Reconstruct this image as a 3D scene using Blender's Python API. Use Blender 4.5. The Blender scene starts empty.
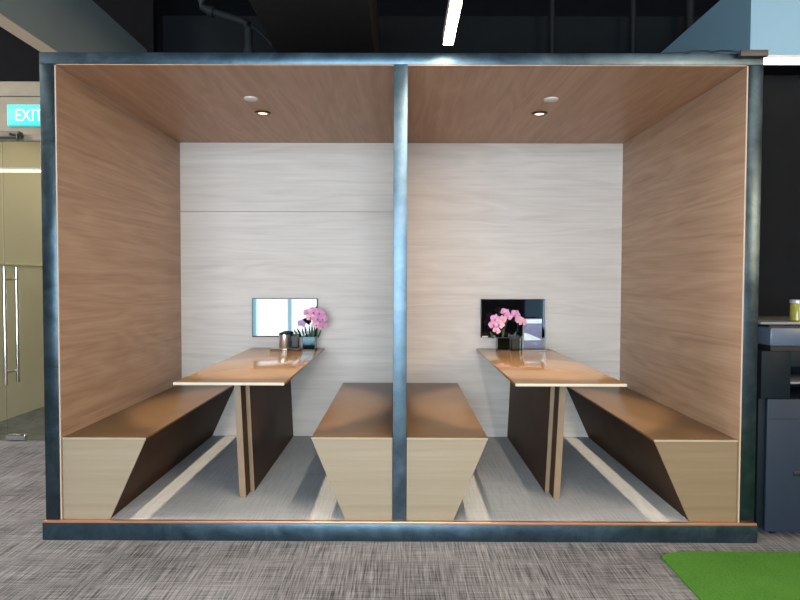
import bpy, bmesh, math, random
from mathutils import Vector, Matrix
random.seed(7)
C = bpy.context.scene.collection
PI = math.pi

# ------------------------------------------------------------------ materials
def nmat(name):
    m = bpy.data.materials.new(name); m.use_nodes = True
    nt = m.node_tree
    return m, nt, nt.nodes['Principled BSDF']
def N(nt, kind, **kw):
    n = nt.nodes.new(kind)
    for k, v in kw.items():
        setattr(n, k, v)
    return n
def coords(nt, scale, rot=(0, 0, 0), loc=(0, 0, 0)):
    t = N(nt, 'ShaderNodeTexCoord'); mp = N(nt, 'ShaderNodeMapping')
    mp.inputs['Scale'].default_value = scale; mp.inputs['Rotation'].default_value = rot
    mp.inputs['Location'].default_value = loc
    nt.links.new(t.outputs['Object'], mp.inputs['Vector'])
    return mp.outputs['Vector']
def noise(nt, vec, scale=1.0, detail=6, rough=.55, dist=0.0):
    n = N(nt, 'ShaderNodeTexNoise')
    n.inputs['Scale'].default_value = scale; n.inputs['Detail'].default_value = detail
    n.inputs['Roughness'].default_value = rough; n.inputs['Distortion'].default_value = dist
    nt.links.new(vec, n.inputs['Vector']); return n.outputs['Fac']
def ramp(nt, fac, stops):
    r = N(nt, 'ShaderNodeValToRGB')
    e = r.color_ramp.elements
    while len(e) < len(stops): e.new(.5)
    for el, (p, c) in zip(e, stops):
        el.position = p; el.color = (*c, 1) if len(c) == 3 else c
    nt.links.new(fac, r.inputs['Fac']); return r.outputs['Color']
def mix(nt, fac, a, b, mode='MIX'):
    n = N(nt, 'ShaderNodeMix', data_type='RGBA', blend_type=mode)
    for sock, v in ((n.inputs['Factor'], fac), (n.inputs['A'], a), (n.inputs['B'], b)):
        if isinstance(v, (int, float)): sock.default_value = v
        elif isinstance(v, tuple): sock.default_value = (*v, 1)
        else: nt.links.new(v, sock)
    return n.outputs['Result']
def fmath(nt, op, a, b=0.0):
    n = N(nt, 'ShaderNodeMath', operation=op)
    for sock, v in ((n.inputs[0], a), (n.inputs[1], b)):
        if isinstance(v, (int, float)): sock.default_value = v
        else: nt.links.new(v, sock)
    return n.outputs['Value']
def bump(nt, b, h, strength=.2, dist=.01):
    n = N(nt, 'ShaderNodeBump'); n.inputs['Strength'].default_value = strength
    n.inputs['Distance'].default_value = dist
    nt.links.new(h, n.inputs['Height']); nt.links.new(n.outputs['Normal'], b.inputs['Normal'])

def flat(name, col, rough=.5, metal=0.0, var=.08, scale=9, spec=.5, coat=0.0):
    m, nt, b = nmat(name)
    f = noise(nt, coords(nt, (scale,)*3), 1, 4)
    lo = tuple(c*(1-var) for c in col); hi = tuple(min(1, c*(1+var)) for c in col)
    nt.links.new(ramp(nt, f, [(.3, lo), (.7, hi)]), b.inputs['Base Color'])
    b.inputs['Roughness'].default_value = rough; b.inputs['Metallic'].default_value = metal
    b.inputs['Specular IOR Level'].default_value = spec
    b.inputs['Coat Weight'].default_value = coat; b.inputs['Coat Roughness'].default_value = .05
    return m
def emis(name, col, s):
    m, nt, b = nmat(name)
    b.inputs['Base Color'].default_value = (*col, 1)
    b.inputs['Emission Color'].default_value = (*col, 1); b.inputs['Emission Strength'].default_value = s
    return m
def wood(name, cols, axis, rough=.45, fine=1.0):
    """laminate: grain stretched along one axis"""
    m, nt, b = nmat(name)
    def sc(a, o): return tuple(a if i == axis else o for i in range(3))
    v1 = coords(nt, sc(.40, 13)); v2 = coords(nt, sc(1.4, 60)); v3 = coords(nt, sc(.30, 3.0), loc=(3.1, 7.7, 1.3))
    n1 = noise(nt, v1, 1, 7, .6, .25); n2 = noise(nt, v2, 1, 4, .6); n3 = noise(nt, v3, 1, 4, .5, .35)
    # cathedral figure: contour bands of a stretched noise
    w = fmath(nt, 'FRACT', fmath(nt, 'MULTIPLY', n3, 11.0))
    w = fmath(nt, 'MULTIPLY', fmath(nt, 'ABSOLUTE', fmath(nt, 'SUBTRACT', w, .5)), 2.0)
    f = fmath(nt, 'ADD', fmath(nt, 'MULTIPLY', n1, .45), fmath(nt, 'ADD', fmath(nt, 'MULTIPLY', n2, .40*fine), fmath(nt, 'MULTIPLY', w, .13)))
    nt.links.new(ramp(nt, f, [(.32, cols[0]), (.5, cols[1]), (.68, cols[2])]), b.inputs['Base Color'])
    b.inputs['Roughness'].default_value = rough
    bump(nt, b, n2, .05, .002)
    return m
def carpet(name, dark, mid, light, tile=.5):
    m, nt, b = nmat(name)
    a = noise(nt, coords(nt, (4, 140, 1)), 1, 3, .65)          # threads across
    c = noise(nt, coords(nt, (120, 4, 1), loc=(5, 1, 0)), 1, 3, .65)   # threads along
    big = noise(nt, coords(nt, (1.3, 2.2, 1), loc=(1.5, 9, 0)), 1, 3, .6)
    ck = N(nt, 'ShaderNodeTexChecker'); ck.inputs['Scale'].default_value = 1.0
    nt.links.new(coords(nt, (1/tile, 1/(tile), .01), loc=(.13, .21, .5)), ck.inputs['Vector'])
    wa = fmath(nt, 'ADD', fmath(nt, 'MULTIPLY', ck.outputs['Fac'], .12), .34)
    f = N(nt, 'ShaderNodeMix', data_type='FLOAT')
    nt.links.new(wa, f.inputs['Factor']); nt.links.new(c, f.inputs['A']); nt.links.new(a, f.inputs['B'])
    g = fmath(nt, 'ADD', f.outputs['Result'], fmath(nt, 'MULTIPLY', fmath(nt, 'SUBTRACT', big, .5), .25))
    speck = noise(nt, coords(nt, (160, 160, 160)), 1, 2, .6)
    g = fmath(nt, 'ADD', g, fmath(nt, 'MULTIPLY', fmath(nt, 'SUBTRACT', speck, .5), .16))
    nt.links.new(ramp(nt, g, [(.37, dark), (.49, mid), (.62, light)]), b.inputs['Base Color'])
    b.inputs['Roughness'].default_value = .95; b.inputs['Specular IOR Level'].default_value = .1
    bump(nt, b, f.outputs['Result'], .5, .006)
    return m
def steel(name, lo, mid, hi, rough=.36, metal=.9):
    m, nt, b = nmat(name)
    n = noise(nt, coords(nt, (5, 5, 5)), 1, 8, .65, .8)
    n2 = noise(nt, coords(nt, (16, 16, 16), loc=(3, 3, 3)), 1, 6, .7)
    f = fmath(nt, 'ADD', fmath(nt, 'MULTIPLY', n, .7), fmath(nt, 'MULTIPLY', n2, .3))
    nt.links.new(ramp(nt, f, [(.3, lo), (.5, mid), (.7, hi)]), b.inputs['Base Color'])
    b.inputs['Metallic'].default_value = metal
    nt.links.new(fmath(nt, 'ADD', fmath(nt, 'MULTIPLY', n, .25), rough-.12), b.inputs['Roughness'])
    return m
def glass(name, tint=(.97, .99, .98), refl=.6):
    m = bpy.data.materials.new(name); m.use_nodes = True; nt = m.node_tree
    nt.nodes.clear()
    o = N(nt, 'ShaderNodeOutputMaterial'); t = N(nt, 'ShaderNodeBsdfTransparent'); g = N(nt, 'ShaderNodeBsdfGlossy')
    fr = N(nt, 'ShaderNodeFresnel'); fr.inputs['IOR'].default_value = 1.5
    mx = N(nt, 'ShaderNodeMixShader'); t.inputs['Color'].default_value = (*tint, 1)
    g.inputs['Roughness'].default_value = .02
    nt.links.new(fmath(nt, 'MULTIPLY', fr.outputs['Fac'], refl), mx.inputs['Fac'])
    nt.links.new(t.outputs[0], mx.inputs[1]); nt.links.new(g.outputs[0], mx.inputs[2]); nt.links.new(mx.outputs[0], o.inputs[0])
    return m

M = {}
M['carpet'] = carpet('office carpet', (.060, .060, .064), (.180, .180, .190), (.315, .315, .33))
M['booth_carpet'] = carpet('booth carpet', (.335, .36, .385), (.395, .42, .445), (.455, .48, .505), .9)
M['back_lam'] = wood('pale ash laminate', ((.455, .40, .36), (.53, .475, .437), (.59, .535, .495)), 0, .5)
M['side_lam'] = wood('oak laminate', ((.265, .16, .098), (.36, .232, .15), (.43, .292, .195)), 1, .45, 1.3)
M['ceil_lam'] = wood('oak ceiling laminate', ((.36, .205, .118), (.44, .265, .162), (.50, .31, .20)), 1, .45, .6)
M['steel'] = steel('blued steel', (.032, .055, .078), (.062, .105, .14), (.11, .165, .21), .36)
M['steel_lit'] = steel('blued steel painted lit', (.06, .09, .115), (.095, .145, .185), (.14, .195, .24), .43)  # centre post: window reflection painted in as a paler tone
M['steel_shaded'] = steel('blued steel painted shaded', (.022, .038, .048), (.045, .072, .09), (.085, .12, .14), .32)  # outer posts: same steel painted darker, for the dark they reflect
M['copper'] = flat('copper edge', (.62, .30, .17), .35, .7)
M['seat'] = flat('bronze brown laminate', (.150, .085, .038), .34, 0, .12, 5, .4, .1)
M['table'] = flat('glossy bronze table', (.25, .150, .072), .12, 0, .10, 4, .40, .05)
M['bench_front'] = wood('champagne laminate', ((.228, .177, .116), (.252, .20, .132), (.28, .226, .153)), 0, .45, .9)
M['bench_front_dim'] = wood('champagne laminate painted dim', ((.172, .116, .063), (.19, .131, .073), (.212, .149, .086)), 0, .45, .9)  # same laminate painted darker, where less window light arrives
M['bench_side'] = flat('dark bronze', (.05, .026, .014), .55, 0, .2, 4, .08)
M['edge'] = flat('pale edge band', (.50, .45, .37), .5, spec=.2)
M['bench_edge'] = flat('beige edge band', (.33, .275, .19), .5, spec=.2)
M['edge2'] = flat('light oak edge band', (.42, .31, .235), .5)
M['leg_edge'] = flat('tan edge band', (.22, .145, .085), .4)
M['panel_dark'] = flat('dark bronze panel', (.058, .033, .021), .5, 0, .2, 4, .1)
M['black'] = flat('black plastic', (.012, .012, .013), .35)
M['screen'] = flat('glossy black screen', (.004, .004, .005), .03, 0, .05, 3, 1.0)
M['white'] = flat('white plastic', (.62, .60, .57), .4)
M['mirror'] = flat('mirror glass', (.022, .040, .047), .04, 1.0, .03)
M['chrome'] = flat('stainless steel', (.72, .72, .71), .14, 1.0, .04)
M['brushed'] = flat('brushed steel', (.75, .75, .74), .32, 1.0, .04)
M['petal'] = flat('pink petal', (.62, .28, .48), .55, 0, .25, 40)
M['petal_pale'] = flat('pale pink petal', (.72, .40, .46), .55, 0, .25, 40)
M['petal_lilac'] = flat('lilac petal', (.40, .30, .55), .55, 0, .15, 40)
M['lip'] = flat('magenta lip', (.60, .06, .28), .5, 0, .2, 40)
M['leaf'] = flat('dark green leaf', (.025, .07, .03), .35, 0, .3, 20)
M['stem'] = flat('green stem', (.05, .10, .03), .5)
M['soil'] = flat('dark moss', (.03, .03, .02), .9)
M['acrylic'] = glass('clear acrylic', (.96, .98, .98), .8)
M['door_glass'] = glass('door glass', (.93, .95, .90), .7)
M['print'] = flat('printed card purple grey', (.23, .21, .33), .4, 0, .15, 30)
M['paper'] = flat('white paper', (.85, .85, .85), .5)
M['ceiling'] = flat('black ceiling', (.006, .006, .007), .9, spec=.05)
M['dark_wall'] = flat('dark wall', (.008, .010, .012), .8, spec=.05)
M['alcove'] = flat('charcoal alcove wall', (.008, .009, .010), .7, spec=.05)
M['duct'] = flat('grey duct', (.040, .040, .041), .7, spec=.1)
M['pipe'] = flat('dark pipe', (.010, .013, .015), .6, spec=.15)
M['bulkhead'] = flat('blue grey painted bulkhead', (.24, .40, .50), .8, 0, .03, 2)
M['bulkhead_left'] = flat('grey painted bulkhead', (.20, .26, .27), .8, 0, .04, 2)
M['office_wall'] = flat('office wall paint', (.10, .10, .10), .85, 0, .04, 2)
M['beige'] = flat('beige wall paint', (.63, .55, .42), .8, 0, .04, 2)
M['beige_low'] = flat('beige wall paint lower', (.54, .48, .32), .8, 0, .04, 2)
M['beige_rail'] = flat('pale rail', (.68, .62, .45), .6)
M['header'] = flat('grey header', (.15, .135, .10), .6)
M['inner_floor'] = flat('olive carpet', (.15, .14, .09), .9)
M['exit'] = emis('exit sign face', (.0, .38, .39), 1.0)
M['exit_case'] = flat('exit sign case', (.25, .5, .5), .4)
M['exit_text'] = emis('exit sign lettering', (.55, .92, .95), 1.0)
M['led'] = emis('warm white led', (1, .87, .70), 14)
M['led_strip'] = emis('led strip', (1, .92, .80), 7)
M['led_reflection'] = emis('reflected led glow', (1, .93, .75), 3)
M['lens'] = emis('downlight lens', (1, .82, .58), 2.2)
M['bronze_ring'] = flat('bronze ring', (.12, .07, .04), .3, .8)
M['glow_strip'] = emis('mullion painted glow', (.30, .62, .80), 9)  # daylight on the mullions painted in as their own glow
M['copier'] = flat('dark slate plastic', (.006, .010, .013), .5, spec=.12)
M['copier_door'] = flat('blue grey plastic', (.017, .025, .040), .5, spec=.2)
M['copier_grey'] = flat('grey plastic', (.06, .085, .125), .35)
M['lid'] = flat('pale grey lid', (.16, .165, .165), .35)
M['bottle'] = flat('yellow green liquid', (.24, .23, .04), .2, 0, .15, 20)
M['cap'] = flat('silver grey cap', (.45, .45, .45), .3, .4)
M['adapter'] = flat('brown black plastic', (.055, .045, .042), .5)
def turf():
    m, nt, b = nmat('artificial turf')
    a = noise(nt, coords(nt, (140, 140, 140)), 1, 3, .7); c = noise(nt, coords(nt, (2.5, 2.5, 2.5)), 1, 3)
    f = fmath(nt, 'ADD', fmath(nt, 'MULTIPLY', a, .6), fmath(nt, 'MULTIPLY', c, .4))
    nt.links.new(ramp(nt, f, [(.3, (.045, .155, .018)), (.55, (.085, .245, .035)), (.75, (.13, .31, .06))]), b.inputs['Base Color'])
    b.inputs['Roughness'].default_value = .9; b.inputs['Specular IOR Level'].default_value = .15
    bump(nt, b, a, .7, .01); return m
M['turf'] = turf()

# ------------------------------------------------------------------ mesh helpers (world coordinates)
def add_box(bm, x0, x1, y0, y1, z0, z1, bev=0.0, seg=2):
    r = bmesh.ops.create_cube(bm, size=1.0)
    vs = r['verts']
    for v in vs:
        v.co = Vector(((x0+x1)/2 + v.co.x*(x1-x0), (y0+y1)/2 + v.co.y*(y1-y0), (z0+z1)/2 + v.co.z*(z1-z0)))
    if bev:
        es = list({e for v in vs for e in v.link_edges})
        bmesh.ops.bevel(bm, geom=es, offset=bev, segments=seg, affect='EDGES', profile=.5)
    return bm
def box(*a, **k): return add_box(bmesh.new(), *a, **k)
def prism(poly, y0, y1, bev=0.0):
    """polygon in XZ extruded along Y"""
    bm = bmesh.new()
    a = [bm.verts.new((x, y0, z)) for x, z in poly]; b = [bm.verts.new((x, y1, z)) for x, z in poly]
    bm.faces.new(a); bm.faces.new(b[::-1]); n = len(poly)
    for i in range(n): bm.faces.new((a[i], b[i], b[(i+1) % n], a[(i+1) % n]))
    bmesh.ops.recalc_face_normals(bm, faces=bm.faces)
    if bev: bmesh.ops.bevel(bm, geom=list(bm.edges), offset=bev, segments=2, affect='EDGES')
    return bm
def add_lathe(bm, prof, cx, cy, n=32):
    """profile of (r, z)"""
    rings = []
    for r, z in prof:
        if r < 1e-6: rings.append([bm.verts.new((cx, cy, z))])
        else: rings.append([bm.verts.new((cx+r*math.cos(2*PI*i/n), cy+r*math.sin(2*PI*i/n), z)) for i in range(n)])
    for a, b in zip(rings, rings[1:]):
        for i in range(n):
            j = (i+1) % n
            if len(a) == 1 and len(b) == 1: continue
            if len(a) == 1: bm.faces.new((a[0], b[i], b[j]))
            elif len(b) == 1: bm.faces.new((a[i], a[j], b[0]))
            else: bm.faces.new((a[i], a[j], b[j], b[i]))
    bmesh.ops.recalc_face_normals(bm, faces=bm.faces)
    for f in bm.faces: f.smooth = True
    return bm
def lathe(prof, cx, cy, n=32): return add_lathe(bmesh.new(), prof, cx, cy, n)
def add_tube(bm, pts, r, n=10, r1=None):
    pts = [Vector(p) for p in pts]; rings = []
    for i, p in enumerate(pts):
        d = (pts[min(i+1, len(pts)-1)] - pts[max(i-1, 0)]).normalized()
        u = d.cross(Vector((0, 0, 1)))
        if u.length < .05: u = d.cross(Vector((0, 1, 0)))
        u.normalize(); w = d.cross(u)
        rr = r if r1 is None else r + (r1-r)*i/(len(pts)-1)
        rings.append([bm.verts.new(p + (u*math.cos(2*PI*k/n) + w*math.sin(2*PI*k/n))*rr) for k in range(n)])
    for a, b in zip(rings, rings[1:]):
        for k in range(n): bm.faces.new((a[k], a[(k+1) % n], b[(k+1) % n], b[k]))
    bm.faces.new(rings[0]); bm.faces.new(rings[-1][::-1])
    bmesh.ops.recalc_face_normals(bm, faces=bm.faces)
    for f in bm.faces: f.smooth = True
    return bm
def tube(pts, r, n=10, r1=None): return add_tube(bmesh.new(), pts, r, n, r1)
def curve(p0, p1, p2, n=10):
    p0, p1, p2 = map(Vector, (p0, p1, p2))
    return [p0*(1-t)**2 + p1*2*t*(1-t) + p2*t*t for t in [i/(n-1) for i in range(n)]]

ORI = {}
def tag(o, label, cat, group=None, kind=None):
    if label: o['label'] = label
    if cat: o['category'] = cat
    if group: o['group'] = group
    if kind: o['kind'] = kind
    return o
def thing(name, label, cat, loc, group=None):
    o = bpy.data.objects.new(name, None); C.objects.link(o)
    o.empty_display_size = .05; o.location = loc
    ORI[o] = Vector(loc)
    return tag(o, label, cat, group)
def obj(name, bm, mat, parent=None, label=None, origin=None):
    off = ORI[parent] if parent else Vector(origin or (0, 0, 0))
    bm.transform(Matrix.Translation(-off))
    me = bpy.data.meshes.new(name); bm.to_mesh(me); bm.free(); me.materials.append(mat)
    me.set_sharp_from_angle(angle=math.radians(35))
    o = bpy.data.objects.new(name, me); C.objects.link(o)
    if parent: o.parent = parent
    elif origin: o.location = origin
    ORI[o] = off
    if label: o['label'] = label
    return o
def struct(name, bm, mat, parent=None):
    o = obj(name, bm, mat, parent)
    if not parent: o['kind'] = 'structure'
    return o

# ------------------------------------------------------------------ the office shell
struct('floor', box(-7, 7, -8, 7, -.10, 0), M['carpet'])
struct('ceiling', box(-7, 7, -8, 7, 4.25, 4.35), M['ceiling'])
struct('wall_left', box(-7.1, -7, -8, 7, 0, 4.25), M['office_wall'])
struct('wall_right', box(7, 7.1, -8, 7, 0, 4.25), M['dark_wall'])
struct('wall_back', box(-2.20, 7, 2.26, 2.36, 0, 3.90), M['dark_wall'])
struct('wall_alcove', box(2.06, 7, .98, 1.08, 0, 2.93), M['alcove'])
struct('trim_1', box(2.30, 7, .675, 2.24, 2.960, 3.495), M['bulkhead'])             # bulkhead over the copier alcove
struct('trim_5', box(2.06, 7, .74, .979, 2.931, 2.9595), M['alcove'])  # dark sheet added under the bulkhead in place of shade
struct('trim_6', box(-2.345, -2.24, -8, 2.0, 2.944, 2.9495), M['beige'])             # pale underside of the hanging bulkhead
struct('trim_2', box(-2.345, -2.24, -8, 2.0, 2.95, 3.49), M['bulkhead_left'])       # hanging bulkhead on the left
# window wall behind the viewer
wb = bmesh.new()
X0, X1 = -3.72, 1.56
add_box(wb, -7, X0, -8.1, -8, 0, 4.25); add_box(wb, X1, 3.55, -8.1, -8, 0, 4.25); add_box(wb, 3.80, 7, -8.1, -8, 0, 4.25)
add_box(wb, X0, X1, -8.1, -8, 3.5, 4.25); add_box(wb, X0, X1, -8.1, -8, 0, .04)
add_box(wb, 3.55, 3.80, -8.1, -8, 0, .3); add_box(wb, 3.55, 3.80, -8.1, -8, 2.3, 4.25)
struct('wall_front', wb, M['dark_wall'])
mull = bmesh.new()
nx = 6; step = (X1-X0)/nx
for i in range(nx):
    add_box(mull, X0+i*step, X0+i*step+.10, -8.04, -7.99, .04, 3.5)
struct('trim_3', mull, M['glow_strip'])
struct('trim_7', box(3.08, 3.54, -7.99, -7.98, .35, 2.3), emis('added dim blue glow', (.18, .36, .52), 1.3))  # added glowing panel, gives the right screen a bluish reflection
def area(name, loc, rot, sx, sy, power, col):
    L = bpy.data.lights.new(name, 'AREA'); L.shape = 'RECTANGLE'; L.size = sx; L.size_y = sy
    L.energy = power; L.color = col
    o = bpy.data.objects.new(name, L); o.location = loc; o.rotation_euler = rot; C.objects.link(o); return o
WIN_L = 17.5
for i in range(nx):
    xa = X0+i*step+.10; xb = X0+(i+1)*step
    struct('window_%d' % (i+1), box(xa, xb, -8.08, -8.07, .04, 3.5), M['door_glass'])
    A = (xb-xa)*3.46
    area('window daylight', ((xa+xb)/2, -8.03, 1.77), (PI/2, 0, 0), xb-xa, 3.46, WIN_L*PI*A, (.79, .91, 1.0))
area('window daylight', (3.675, -8.05, 1.3), (PI/2, 0, 0), .25, 2.0, 10*PI*.5, (.55, .80, 1.0))

# ------------------------------------------------------------------ meeting room behind the glass on the left
struct('wall_room_side', box(-4.24, -4.14, 2.12, 6.4, 0, 3.2), M['beige'])
struct('wall_room_back', box(-4.14, -2.2, 6.3, 6.4, 0, 3.2), M['beige'])
struct('trim_4', box(-4.14, -4.125, 2.12, 6.3, 1.625, 1.645), M['beige_rail'])
struct('wall_room_right', box(-2.20, -2.10, 2.40, 6.4, 0, 3.2), M['beige'])
struct('ceiling_room', box(-4.24, -2.1, 2.12, 6.4, 3.2, 3.24), M['white'])
struct('wall_over_door', box(-7, -2.20, 2.05, 2.12, 3.232, 4.25), M['ceiling'])
struct('wall_glazed', box(-7, -4.30, 2.05, 2.12, 0, 3.23), M['beige'])
area('meeting room light', (-3.2, 3.6, 3.15), (0, 0, 0), 1.2, 2.2, 20, (1, .92, .74))
t = thing('linear_light', 'thin warm white bar imitating a light reflected in the glass door', 'ceiling light', (-3.3, 2.4, 2.49))  # reflection in the door glass, imitated by an added glowing bar
obj('diffuser', box(-4.1, -2.5, 2.39, 2.41, 2.49, 2.508, bev=.003), M['led_reflection'], t)
obj('housing', box(-4.1, -2.5, 2.39, 2.41, 2.509, 2.53, bev=.003), M['white'], t)
for x in (-3.9, -2.7): obj('hanging_wire', tube([(x, 2.4, 2.53), (x, 2.4, 3.2)], .003, 6), M['chrome'], t)  # housing and wires made up to carry the reflection bar

d = struct('door_1', box(-3.575, -2.55, 2.066, 2.078, .012, 2.70), M['door_glass'])
struct('transom_glass', box(-4.3, -2.2, 2.066, 2.078, 2.75, 3.10), M['header'], d)
struct('header_rail', box(-4.3, -2.2, 2.05, 2.10, 2.705, 2.75, bev=.004), M['header'], d)
struct('head_frame', box(-4.3, -2.2, 2.05, 2.11, 3.10, 3.23, bev=.004), flat('pale grey head', (.15, .135, .10), .6), d)
struct('door_closer', box(-3.66, -3.37, 1.98, 2.045, 2.722, 2.775, bev=.006), flat('dark grey closer', (.06, .055, .045), .5), d)
struct('bracket', tube([(-3.44, 1.97, 2.745), (-3.375, 1.965, 2.74), (-3.372, 1.965, 2.685)], .012, 8), M['black'], d)
struct('fixed_glass', box(-4.25, -3.59, 2.066, 2.078, .012, 2.70), M['door_glass'], d)
hd = bmesh.new()
add_tube(hd, [(-3.525, 1.99, .525), (-3.525, 1.99, 1.58)], .016, 14)
add_tube(hd, [(-3.512, 2.14, .525), (-3.512, 2.14, 1.58)], .016, 14)
for z in (.64, 1.47): add_tube(hd, [(-3.525, 1.99, z), (-3.512, 2.14, z)], .011, 10)
struct('door_handle', hd, M['chrome'], d)
struct('patch_fitting', box(-3.575, -3.40, 2.05, 2.094, .014, .065, bev=.004), M['chrome'], d)
t = thing('exit_sign', 'teal lit sign reading EXIT in white, hanging left of the booth', 'exit sign', (-3.0, 1.6, 2.72))
obj('sign_panel', box(-3.21, -2.79, 1.585, 1.60, 2.72, 2.89, bev=.003), M['exit'], t)
obj('sign_case', box(-3.215, -2.785, 1.601, 1.63, 2.715, 2.895, bev=.004), M['exit_case'], t)
for x in (-2.90, -2.85): obj('hanging_rod', tube([(x, 1.615, 2.895), (x, 1.615, 4.25)], .006, 8), M['pipe'], t)
tc = bpy.data.curves.new('exit_lettering', 'FONT'); tc.body = 'EXIT'; tc.size = .140; tc.extrude = .001; tc.align_x = 'LEFT'
tc.space_character = 1.0; tc.materials.append(M['exit_text'])
tmp = bpy.data.objects.new('text', tc); C.objects.link(tmp); bpy.context.view_layer.update()
tme = bpy.data.meshes.new_from_object(tmp.evaluated_get(bpy.context.evaluated_depsgraph_get()))
bpy.data.objects.remove(tmp); bpy.data.curves.remove(tc)
if not tme.materials: tme.materials.append(M['exit_text'])
to = bpy.data.objects.new('lettering', tme); C.objects.link(to); to.parent = t
to.location = (-3.148+3.0, 1.582-1.6, .037); to.rotation_euler = (PI/2, 0, 0); to.scale = (.80, 1, 1); to['label'] = 'white EXIT lettering'

# ------------------------------------------------------------------ the double booth
XO, XI, ZB, ZI, YB = 1.99, 1.908, 2.714, 2.646, 1.85
FL = .11
bt = thing('meeting_booth', 'wide double meeting booth of wood laminate framed in blue steel', 'meeting booth', (0, .9, 0))
obj('plinth', box(-2.005, 2.005, -.01, YB+.06, 0, .098, bev=.002), M['steel'], bt)
obj('edge_trim', box(-2.0, 2.0, -.012, .012, .0985, .112, bev=.002), M['copper'], bt, 'copper edge strip along the plinth')
for s in (-1, 1):
    obj('floor_panel', box(min(s*.034, s*1.90), max(s*.034, s*1.90), .0125, YB, .0985, FL), M['booth_carpet'], bt, 'grey carpeted booth floor')
for x0, x1 in ((-XO, -XI), (-.038, .038), (XI, XO)):
    obj('post', box(x0, x1, 0, .10, .1125, ZI+.005, bev=.002), M['steel_lit' if x0 < 0 < x1 else 'steel_shaded'], bt)
obj('top_beam', box(-XO, XO, 0, .10, ZI+.0055, ZB, bev=.002), M['steel'], bt)
for s in (-1, 1):
    a, b = sorted((s*1.900, s*1.985))
    spb = box(a, b, .101, YB, .1125, ZI)
    a, b = sorted((s*1.900, s*1.9075)); add_box(spb, a, b, .0065, .101, .1125, ZI)
    obj('side_panel', spb, M['side_lam'], bt)
    obj('edge_strip', box(a, b, .001, .006, .1125, ZI), M['edge2'], bt, 'pale edge strip beside the post')
    a, b = sorted((s*.030, s*1.985))
    bp = bmesh.new()
    if s < 0: add_box(bp, a, b, YB+.0005, YB+.04, .1125, 2.056); add_box(bp, a, b, YB+.0005, YB+.04, 2.059, ZI)
    else: add_box(bp, a, b, YB+.0005, YB+.04, .1125, ZI)
    obj('back_panel', bp, M['back_lam'], bt)
    a, b = sorted((s*.038, s*1.899))
    obj('ceiling_panel', box(a, b, .004, YB-.0005, ZI, ZI+.005), M['ceil_lam'], bt)
obj('partition', box(-.030, .030, .101, YB, .1125, ZI), M['side_lam'], bt)

def spot(loc, power, parent=None):
    L = bpy.data.lights.new('downlight lamp', 'SPOT'); L.energy = power; L.color = (1, .80, .56)
    L.spot_size = math.radians(51); L.spot_blend = .3; L.shadow_soft_size = .022
    o = bpy.data.objects.new('downlight lamp', L); o.location = loc; C.objects.link(o); return o
for s, side in ((-1, 'left'), (1, 'right')):
    cx = s*.974
    t = thing('recessed_downlight', 'small bronze rimmed downlight in the ceiling of the %s booth bay' % side, 'downlight', (cx, .93, ZI), 'downlights in the booth ceilings')
    obj('rim', lathe([(.034, ZI-.004), (.036, ZI-.010), (.050, ZI-.010), (.056, ZI-.004), (.056, ZI-.0005), (.034, ZI-.0005), (.034, ZI-.004)], cx, .93), M['bronze_ring'], t)
    obj('lens', lathe([(0, ZI-.005), (.033, ZI-.005), (.033, ZI-.001), (0, ZI-.001)], cx, .93), M['lens'], t)
    spot((cx, .93, ZI-.03), 240)
    t = obj('smoke_detector', lathe([(0, ZI-.014), (.030, ZI-.014), (.045, ZI-.009), (.048, ZI-.0005), (0, ZI-.0005)], cx, .60), M['white'], None, None, (cx, .60, ZI))
    tag(t, 'flat white round detector on the ceiling of the %s booth bay' % side, 'smoke detector', 'round detectors in the booth ceilings')

# benches: wedge section, straight side towards the wall
def bench(s, outer, label):
    """s: side of the booth, outer: against the side wall (else against the partition)"""
    if outer: wall, top, bot = 1.898, 1.430, 1.636
    else: wall, top, bot = .040, .494, .302
    zt = .576 if outer else .582
    t = thing('booth_bench', label, 'bench', (s*(wall+bot)/2, .9, FL), 'benches in the meeting booth')
    d_ = -1 if outer else 1
    g = .0015
    ins = .004*d_
    obj('bench_body', prism([(s*wall, FL+g), (s*(bot), FL+g), (s*(top-ins), zt-.0165), (s*wall, zt-.0165)], .025, YB-.003), M['bench_side'], t, 'dark slanted bench body')
    obj('end_panel', prism([(s*wall, FL+g), (s*(bot+ins*.5), FL+g), (s*top, zt-.0125), (s*wall, zt-.0125)], .012, .0245, .0012), M['bench_front_dim' if outer and s > 0 else 'bench_front'], t, 'pale champagne end panel')
    a, b = sorted((s*wall, s*(top+.002*d_)))
    obj('seat', box(a, b, .016, YB-.003, zt-.012, zt, bev=.0015), M['seat'], t, 'bronze brown seat top')
    obj('edge_strip', box(a, b, .0105, .0155, zt-.012, zt-.0005, bev=.001), M['bench_edge'], t, 'beige front edge')
bench(-1, True, 'bronze topped bench against the left outer wall of the booth')
bench(-1, False, 'bronze topped bench left of the centre post')
bench(1, False, 'bronze topped bench right of the centre post')
bench(1, True, 'bronze topped bench against the right outer wall of the booth')

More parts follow.
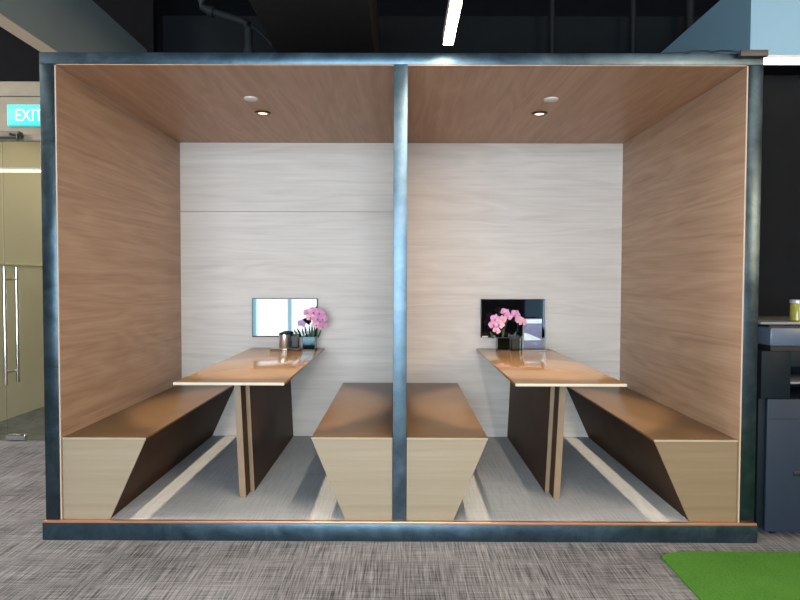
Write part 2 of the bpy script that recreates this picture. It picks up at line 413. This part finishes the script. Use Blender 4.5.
TZ = .884
def table(s, label):
    t = thing('booth_table', label, 'table', (s*.97, .9, FL), 'tables in the meeting booth')
    a, b = sorted((s*.655, s*1.285))
    obj('tabletop', box(a, b, .052, YB-.002, TZ-.016, TZ, bev=.0015), M['table'], t, 'glossy bronze tabletop')
    obj('edge_strip', box(a, b, .046, .0515, TZ-.016, TZ-.0005, bev=.001), M['edge'], t, 'pale front edge of the tabletop')
    def leaf(xb0, xb1, y, nm):
        lean = .034
        poly = [(s*xb0, FL+.0015), (s*xb1, FL+.0015), (s*(xb1+lean), TZ-.0165), (s*(xb0+lean), TZ-.0165)]
        p = obj('leg', prism(poly, y+.008, YB-.003), M['panel_dark'], t)
        obj('edge_strip', prism(poly, y, y+.0075), M['leg_edge'], p, 'tan front edge of the leg panel')
    leaf(.957, .996, .362, 'a'); leaf(.930, .9555, .470, 'b')
table(-1, 'bronze table in the left bay, below the brightly reflecting screen')
table(1, 'bronze table in the right bay, below the dark screen')

def monitor(x0, x1, label):
    t = thing('wall_monitor', label, 'monitor', ((x0+x1)/2, YB, 1.15), 'wall screens over the booth tables')
    obj('casing', box(x0, x1, 1.812, 1.835, .980, 1.312, bev=.003), M['black'], t)
    obj('screen', box(x0+.005, x1-.005, 1.8095, 1.8115, .990, 1.307), M['screen'], t)
    obj('wall_mount', box((x0+x1)/2-.1, (x0+x1)/2+.1, 1.8355, YB-.0005, 1.05, 1.25), M['black'], t)
    return t
monitor(-1.278, -.716, 'black flat screen reflecting bright windows on the left bay wall')
t = monitor(.688, 1.238, 'black flat screen with a dark reflection on the right bay wall')
obj('sticker', box(.700, .748, 1.8075, 1.809, .983, .994), M['white'], t, 'small white sticker')

# ------------------------------------------------------------------ orchids
def frame_of(n):
    n = Vector(n).normalized(); u = n.cross(Vector((0, 0, 1))).normalized(); v = u.cross(n)
    return n, u, v
def add_petal(bm, c, dirn, n, ln, wd, cup=.25):
    side = dirn.cross(n).normalized(); rows = 6; cols = 5; g = []
    for i in range(rows+1):
        q = i/rows; w = wd*math.sin(PI*min(1, .10+q*.86))**.7; row = []
        for k in range(cols):
            e = (k/(cols-1)-.5)
            row.append(bm.verts.new(c + dirn*ln*q + side*e*w + n*(cup*ln*(q*q*.5 - .5*q) + abs(e)*w*.25)))
        g.append(row)
    for i in range(rows):
        for k in range(cols-1): bm.faces.new((g[i][k], g[i][k+1], g[i+1][k+1], g[i+1][k]))
    for f in bm.faces: f.smooth = True
def flower(c, n, size, mat, parent, roll=0.0):
    n, u, v = frame_of(n); c = Vector(c); bm = bmesh.new()
    for ang, ln, wd in ((90, .50, .36), (215, .48, .34), (325, .48, .34), (12, .52, .60), (168, .52, .60)):
        a = math.radians(ang)+roll; d = u*math.cos(a)+v*math.sin(a)
        add_petal(bm, c + n*(.02*size), d, n, ln*size, wd*size)
    f = obj('flower', bm, mat, parent)
    lb = bmesh.new(); a = math.radians(270)+roll; d = u*math.cos(a)+v*math.sin(a)
    add_petal(lb, c + n*.03*size, (d+n*.7).normalized(), (n-d*.5).normalized(), .26*size, .20*size, .6)
    obj('lip', lb, M['lip'], f)
def orchid(label, x0, x1, stems, flowers, leaves):
    yf, yb, zt = 1.698, 1.800, .992
    cx, cy = (x0+x1)/2, (yf+yb)/2
    t = thing('potted_orchid', label, 'potted orchid', (cx, cy, TZ), 'orchids on the booth tables')
    pb = bmesh.new(); w = .004
    add_box(pb, x0, x1, yf, yf+w, TZ+.001, zt); add_box(pb, x0, x1, yb-w, yb, TZ+.001, zt)
    add_box(pb, x0, x0+w, yf+w, yb-w, TZ+.001, zt); add_box(pb, x1-w, x1, yf+w, yb-w, TZ+.001, zt)
    add_box(pb, x0, x1, yf, yb, TZ+.0005, TZ+.004)
    obj('pot', pb, M['mirror'], t, 'mirrored square pot')
    rb = bmesh.new(); r = .0022
    for xx in (x0, x1):
        add_box(rb, xx-r, xx+r, yf-.002, yf+r, TZ+.001, zt+.001)
    for zz in (TZ+.003, zt-.001): add_box(rb, x0-r, x1+r, yf-.002, yf+r, zz-r, zz+r)
    obj('pot_edge', rb, M['black'], t, 'dark edges of the pot')
    obj('moss', box(x0+.005, x1-.005, yf+.005, yb-.005, zt-.03, zt-.012), M['soil'], t)
    for p0, p1, p2 in stems: obj('stem', tube(curve(p0, p1, p2, 12), .0028, 8, .0016), M['stem'], t)
    for (dx, dz, ln, w_) in leaves:
        bm = bmesh.new(); c = Vector((cx+dx*.2, cy, zt-.014)); dv = Vector((dx, -.15, dz)).normalized()
        add_petal(bm, c, dv, Vector((0, -1, .15)).normalized(), ln, w_, .15); obj('leaf', bm, M['leaf'], t)
    for c, n, s_, mt, ro in flowers: flower((c[0]-(.012 if c[0] < 0 else 0), c[1], c[2]), n, s_*.9, mt, t, ro)
zt = .98
P, PP, PL = M['petal'], M['petal_pale'], M['petal_lilac']
orchid('pink orchid in a mirrored cube pot on the left booth table', -.824, -.720,
    [((-.775, 1.75, zt), (-.79, 1.72, 1.16), (-.70, 1.69, 1.20)), ((-.765, 1.75, zt), (-.75, 1.72, 1.10), (-.645, 1.69, 1.14)), ((-.78, 1.75, zt), (-.79, 1.73, 1.06), (-.815, 1.69, 1.10))],
    [((-.815, 1.67, 1.105), (-.3, -1, .1), .085, PL, .2),
     ((-.765, 1.67, 1.195), (-.2, -1, .3), .085, P, .3), ((-.715, 1.66, 1.205), (.1, -1, .3), .10, P, -.2), ((-.665, 1.66, 1.195), (.3, -1, .2), .095, P, .4),
     ((-.735, 1.65, 1.160), (0, -1, 0), .09, PP, .1), ((-.680, 1.65, 1.150), (.2, -1, .1), .10, P, -.3), ((-.640, 1.66, 1.150), (.5, -1, 0), .095, P, .2),
     ((-.690, 1.66, 1.100), (.1, -1, -.2), .085, PP, .3), ((-.640, 1.66, 1.090), (.4, -1, -.2), .085, P, -.1)],
    [(-.45, .8, .085, .016), (-.22, .95, .09, .015), (0, 1, .10, .016), (.15, .95, .10, .015), (.35, .85, .08, .016), (.1, 1, .08, .014)])
orchid('pale pink orchid arching over a dark mirrored pot on the right booth table', .816, .920,
    [((.865, 1.75, zt), (.84, 1.72, 1.25), (.765, 1.68, 1.12)), ((.870, 1.75, zt), (.90, 1.72, 1.28), (1.03, 1.68, 1.12))],
    [((.790, 1.66, 1.150), (-.3, -1, .1), .095, P, .2), ((.775, 1.66, 1.105), (-.3, -1, -.1), .095, P, -.2), ((.820, 1.65, 1.110), (-.1, -1, 0), .10, PP, .4),
     ((.800, 1.66, 1.055), (-.1, -1, -.3), .075, PP, .5), ((.845, 1.66, 1.145), (0, -1, .1), .085, PP, .0), ((.870, 1.66, 1.200), (0, -1, .4), .095, P, .8), ((.895, 1.66, 1.170), (.1, -1, .1), .080, PP, .3),
     ((.955, 1.66, 1.185), (.2, -1, .2), .100, P, .6), ((.985, 1.66, 1.145), (.2, -1, .0), .075, PP, -.3), ((1.015, 1.66, 1.125), (.3, -1, -.1), .085, PP, .1)],
    [(-.4, .8, .07, .02), (.4, .8, .07, .02), (0, 1, .09, .018), (.7, .5, .09, .022)])

# small things on the tables
t = thing('steel_tumbler', 'shiny steel tumbler on the left booth table under the screen', 'tumbler', (-.982, 1.745, TZ))
obj('cup', lathe([(0, TZ+.0075), (.045, TZ+.0075), (.048, TZ+.012), (.048, TZ+.125), (.044, TZ+.125), (.044, TZ+.02), (0, TZ+.02)], -.982, 1.745), M['brushed'], t)
obj('lid', lathe([(.049, TZ+.1255), (.049, TZ+.134), (.03, TZ+.142), (0, TZ+.142)], -.982, 1.745), M['black'], t)
o = obj('serving_tray', box(-1.10, -.84, 1.690, 1.800, TZ+.0005, TZ+.006, bev=.002), M['chrome'], None, None, (-.97, 1.745, TZ))
tag(o, 'thin silver tray under the steel tumbler on the left table', 'tray')
t = thing('desk_speaker', 'small black speaker beside the steel tumbler on the left table', 'speaker', (-.90, 1.765, TZ))
obj('body', box(-.928, -.868, 1.745, 1.795, TZ+.0075, TZ+.118, bev=.006), M['black'], t)
obj('grille', box(-.922, -.874, 1.742, 1.7445, TZ+.02, TZ+.11), flat('grey grille', (.06, .06, .06), .6), t)
t = thing('remote_control', 'black remote control lying beside the orchid on the left table', 'remote control', (-.87, 1.66, TZ))
obj('body', box(-.945, -.832, 1.648, 1.684, TZ+.0005, TZ+.016, bev=.005), M['black'], t)
kb = bmesh.new()
for k in range(6): add_box(kb, -.93+k*.016, -.922+k*.016, 1.660, 1.672, TZ+.016, TZ+.018)
obj('buttons', kb, flat('grey buttons', (.1, .1, .1), .6), t)
t = thing('desk_speaker', 'black box speaker beside the orchid pot on the right table', 'speaker', (.985, 1.775, TZ))
obj('body', box(.940, 1.010, 1.735, 1.800, TZ+.0005, TZ+.125, bev=.005), M['black'], t)
obj('grille', box(.945, 1.005, 1.732, 1.7345, TZ+.01, TZ+.115), flat('black grille', (.02, .02, .02), .6), t)
t = thing('card_holder', 'clear acrylic holder with a purple grey leaflet on the right table', 'leaflet holder', (1.125, 1.72, TZ))
ab = bmesh.new()
add_box(ab, 1.028, 1.222, 1.690, 1.692, TZ+.001, TZ+.255); add_box(ab, 1.028, 1.222, 1.700, 1.702, TZ+.001, TZ+.27)
add_box(ab, 1.028, 1.222, 1.690, 1.760, TZ+.0005, TZ+.003)
obj('holder', ab, M['acrylic'], t)
eb = bmesh.new()
for x in (1.028, 1.222): add_box(eb, x-.0015, x+.0015, 1.689, 1.6915, TZ+.001, TZ+.255)
add_box(eb, 1.028, 1.222, 1.689, 1.6915, TZ+.001, TZ+.005)
obj('holder_edge', eb, flat('frosted acrylic edge', (.55, .6, .62), .3), t)
lf = obj('leaflet', box(1.036, 1.185, 1.694, 1.6965, TZ+.02, TZ+.268), M['print'], t, 'purple grey printed leaflet')
obj('header_band', box(1.036, 1.185, 1.6930, 1.6938, TZ+.228, TZ+.262), M['paper'], lf, 'white band on the leaflet')
tb = bmesh.new()
tb.faces.new([tb.verts.new(p) for p in ((1.036, 1.6932, TZ+.085), (1.185, 1.6932, TZ+.088), (1.17, 1.6932, TZ+.10), (1.075, 1.6932, TZ+.14), (1.036, 1.6932, TZ+.15))])
obj('printed_shape', tb, M['paper'], lf, 'white wedge printed on the leaflet')
t = thing('acrylic_box', 'small empty clear acrylic box in front of the black speaker on the right table', 'acrylic box', (.975, 1.70, TZ))
ab = bmesh.new()
x0, x1, y0, y1, h = .928, 1.018, 1.675, 1.727, .10
for a in ((x0, x1, y0, y0+.002), (x0, x1, y1-.002, y1), (x0, x0+.002, y0+.002, y1-.002), (x1-.002, x1, y0+.002, y1-.002)): add_box(ab, *a, TZ+.001, TZ+h)
add_box(ab, x0, x1, y0, y1, TZ+.0005, TZ+.003)
obj('box_walls', ab, M['acrylic'], t)

# ------------------------------------------------------------------ things overhead
t = thing('linear_light', 'long slim white linear light hanging above the centre of the booth', 'ceiling light', (.25, -1.3, 2.717))
obj('diffuser', box(.226, .278, -2.7, -.10, 2.717, 2.724), M['led'], t)
obj('housing', box(.224, .280, -2.7, -.098, 2.7245, 2.78, bev=.002), flat('white housing', (.5, .5, .5), .5), t)
for y in (-.25, -2.5): obj('hanging_wire', tube([(.252, y, 2.78), (.10, y, 4.25)], .002, 6), M['pipe'], t)
area('pendant lamp', (.252, -1.4, 2.71), (0, 0, 0), .05, 2.5, 45, (1, .86, .68))
t = thing('led_strip_light', 'bright warm strip light under the pale bulkhead above the copier', 'strip light', (4.5, .64, 2.9))
obj('diffuser', box(2.33, 6.9, .68, .71, 2.908, 2.940), M['led_strip'], t)
obj('housing', box(2.32, 6.9, .677, .715, 2.941, 2.960), M['white'], t)
o = obj('ventilation_duct', box(-.95, -.20, -3.0, 2.2, 3.2, 3.75, bev=.01), M['duct'], None, None, (-.58, .5, 3.2))
tag(o, 'wide dark grey rectangular duct below the black ceiling', 'duct')
for x, lab in ((1.343, 'dark vertical conduit above the right bay, leftmost of three'), (2.066, 'dark vertical conduit above the right bay, middle of three')):
    o = obj('conduit_pipe', tube([(x, 2.1, 2.75), (x, 2.1, 4.25)], .022, 12), M['pipe'], None, None, (x, 2.1, 2.75)); tag(o, lab, 'pipe', 'conduits above the right bay')
x = 2.571
o = obj('conduit_pipe', tube([(x, 2.1, 3.50), (x, 2.1, 4.25)], .035, 12), M['pipe'], None, None, (x, 2.1, 3.5)); tag(o, 'thicker dark vertical conduit above the pale bulkhead, rightmost of three', 'pipe', 'conduits above the right bay')
t = thing('drain_pipe', 'dark bent drain pipe below the ceiling left of the grey duct', 'pipe', (-1.3, 1.2, 3.3))
pp = tube([(-1.49, 1.2, 4.25), (-1.49, 1.2, 3.55), (-1.478, 1.2, 3.50), (-1.44, 1.2, 3.475), (-1.18, 1.2, 3.395), (-1.148, 1.2, 3.37), (-1.14, 1.2, 3.33), (-1.14, 1.2, 2.75)], .030, 14)
obj('pipe_run', pp, M['pipe'], t)
obj('collar', tube([(-1.14, 1.2, 3.15), (-1.14, 1.2, 3.19)], .04, 14), M['pipe'], t)
obj('collar', tube([(-1.44, 1.2, 3.475), (-1.40, 1.2, 3.463)], .04, 14), M['pipe'], t)
obj('bracket', tube([(-1.14, 1.2, 3.38), (-1.04, 1.2, 3.30), (-.96, 1.2, 3.22)], .010, 8), M['pipe'], t)
t = thing('power_adapter', 'flat dark brown power box at the right end of the booth top beam', 'power adapter', (1.92, -.03, 2.69))
obj('adapter_body', box(1.845, 1.995, -.035, -.0015, 2.688, 2.722, bev=.003), M['adapter'], t)
cp = [(1.845, -.02, 2.712), (1.80, -.012, 2.722), (1.75, -.008, 2.725), (1.70, -.010, 2.718), (1.66, -.006, 2.725), (1.60, -.005, 2.722), (1.56, .01, 2.720), (1.40, .03, 2.719)]
obj('cable', tube(cp, .005, 8), M['black'], t)

# ------------------------------------------------------------------ copier
t = thing('office_copier', 'dark blue grey floor standing copier right of the booth', 'copier', (2.40, .42, 0))
cb = bmesh.new(); yf, yb = .10, .76
add_box(cb, 2.068, 2.75, yf+.02, yb, .055, .80, bev=.006)
add_box(cb, 2.068, 2.235, yf, yb, .801, 1.072, bev=.005); add_box(cb, 2.235, 2.75, yf+.005, yb, .982, 1.072, bev=.004)
add_box(cb, 2.235, 2.75, .50, yb, .801, .982)
obj('body', cb, M['copier'], t)
dr = obj('front_door', box(2.103, 2.72, yf-.006, yf+.018, .040, .800, bev=.006), M['copier_door'], t, 'blue grey front cover')
obj('handle', box(2.258, 2.40, yf-.014, yf-.0065, .362, .392, bev=.004), M['black'], dr)
obj('seam', box(2.105, 2.718, yf-.0075, yf-.0063, .686, .689), M['black'], dr)
obj('output_tray', box(2.24, 2.70, yf+.03, .495, .880, .892, bev=.003), M['lid'], t, 'pale output tray')
obj('scanner', box(2.112, 2.74, yf-.004, yb, 1.100, 1.205, bev=.012), M['copier_grey'], t, 'blue grey scanner unit')
obj('scanner_base', box(2.125, 2.73, yf+.012, yb-.01, 1.0725, 1.0995), M['black'], t)
obj('lid', box(2.062, 2.74, yf+.006, yb-.02, 1.222, 1.236, bev=.004), M['lid'], t, 'pale grey thin lid')
obj('lid_cushion', box(2.13, 2.70, yf+.04, yb-.05, 1.2055, 1.2215), M['black'], t)
ct = bmesh.new()
for x, y in ((2.19, .17), (2.66, .17), (2.19, .70), (2.66, .70)):
    cs = bmesh.new(); add_tube(cs, [(x-.012, y, .024), (x+.012, y, .024)], .0235, 16); add_box(cs, x-.018, x+.018, y-.012, y+.018, .040, .0545)
    obj('caster', cs, M['black'], t)
ct.free()
t.location.x -= .022; t.location.y -= .045
BT = 1.2365
t = thing('bottle', 'yellow green bottle with a grey cap standing on the copier lid', 'bottle', (2.325, .22, BT))
obj('bottle_body', lathe([(0, BT), (.030, BT), (.034, BT+.004), (.034, BT+.095), (.030, BT+.102), (0, BT+.102)], 2.337, .22), M['bottle'], t)
obj('cap', lathe([(.028, BT+.1025), (.036, BT+.1025), (.037, BT+.118), (.033, BT+.124), (0, BT+.124)], 2.337, .22), M['cap'], t)
t.location.x -= .022; t.location.y -= .045

# ------------------------------------------------------------------ turf mat
bm = bmesh.new(); X0m, Y1m, R_ = 1.385, -.140, .14
pts = [(3.2, Y1m)]
for i in range(9):
    a = PI/2 + i*PI/16
    pts.append((X0m+.20+.20*math.cos(a), Y1m-.075+.075*math.sin(a)))
pts += [(X0m, -.4), (X0m-.02, -1.6), (3.2, -1.6)]
lo = [bm.verts.new((x, y, .0008)) for x, y in pts]; hi = [bm.verts.new((x, y, .012)) for x, y in pts]
bm.faces.new(hi); bm.faces.new(lo[::-1]); n = len(pts)
for i in range(n): bm.faces.new((lo[i], lo[(i+1) % n], hi[(i+1) % n], hi[i]))
bmesh.ops.recalc_face_normals(bm, faces=bm.faces)
o = obj('turf_mat', bm, M['turf'], None, None, (2.2, -.8, 0)); tag(o, 'bright green artificial turf mat on the carpet at lower right', 'turf mat')

# ------------------------------------------------------------------ added fill lights, unseen, behind and beside the viewer
area('added overhead fill', (3.4, -3.2, 4.0), (0, 0, 0), 1.2, 3.0, 60, (1, .90, .78))  # added warm fill from behind right
o = area('added side fill', (5.6, -5.2, 3.0), (0, 0, 0), 1.6, 1.6, 240, (1, .71, .48))  # added warm fill that tints the right bay
o.rotation_euler = Vector((-4.6, 6.4, -1.6)).to_track_quat('-Z', 'Y').to_euler()
area('added overhead fill', (-3.6, -2.6, 4.0), (0, 0, 0), 1.0, 2.5, 15, (1, .92, .80))  # added weak fill on the left
o = area('added side fill', (-6.2, -.7, 3.7), (0, 0, 0), 1.2, 1.4, 230, (1, .86, .78))  # added fill to brighten the right side wall
o.rotation_euler = Vector((7.7, 1.7, -2.2)).to_track_quat('-Z', 'Y').to_euler()
area('added aisle fill', (-3.6, -.2, 4.0), (0, 0, 0), 1.0, 2.5, 70, (1, .92, .80))  # added fill to brighten the floor at left
w = bpy.data.worlds.new('World'); bpy.context.scene.world = w; w.use_nodes = True
w.node_tree.nodes['Background'].inputs['Color'].default_value = (.55, .75, .95, 1)
w.node_tree.nodes['Background'].inputs['Strength'].default_value = 1.0

# ------------------------------------------------------------------ camera
cam = bpy.data.cameras.new('camera'); co = bpy.data.objects.new('camera', cam); C.objects.link(co)
cam.sensor_width = 36; cam.lens = 27; cam.clip_start = .05
th, roll, yaw = .0302, .0031, -.0032
co.location = (.0106, -3.3333, 1.4567)
R = Matrix.Rotation(-yaw, 4, 'Z') @ Matrix.Rotation(PI/2 - th, 4, 'X') @ Matrix.Rotation(roll, 4, 'Z')
co.rotation_euler = R.to_euler()
bpy.context.scene.camera = co
vs = bpy.context.scene.view_settings
vs.view_transform = 'Standard'; vs.look = 'None'; vs.exposure = 0; vs.gamma = 1
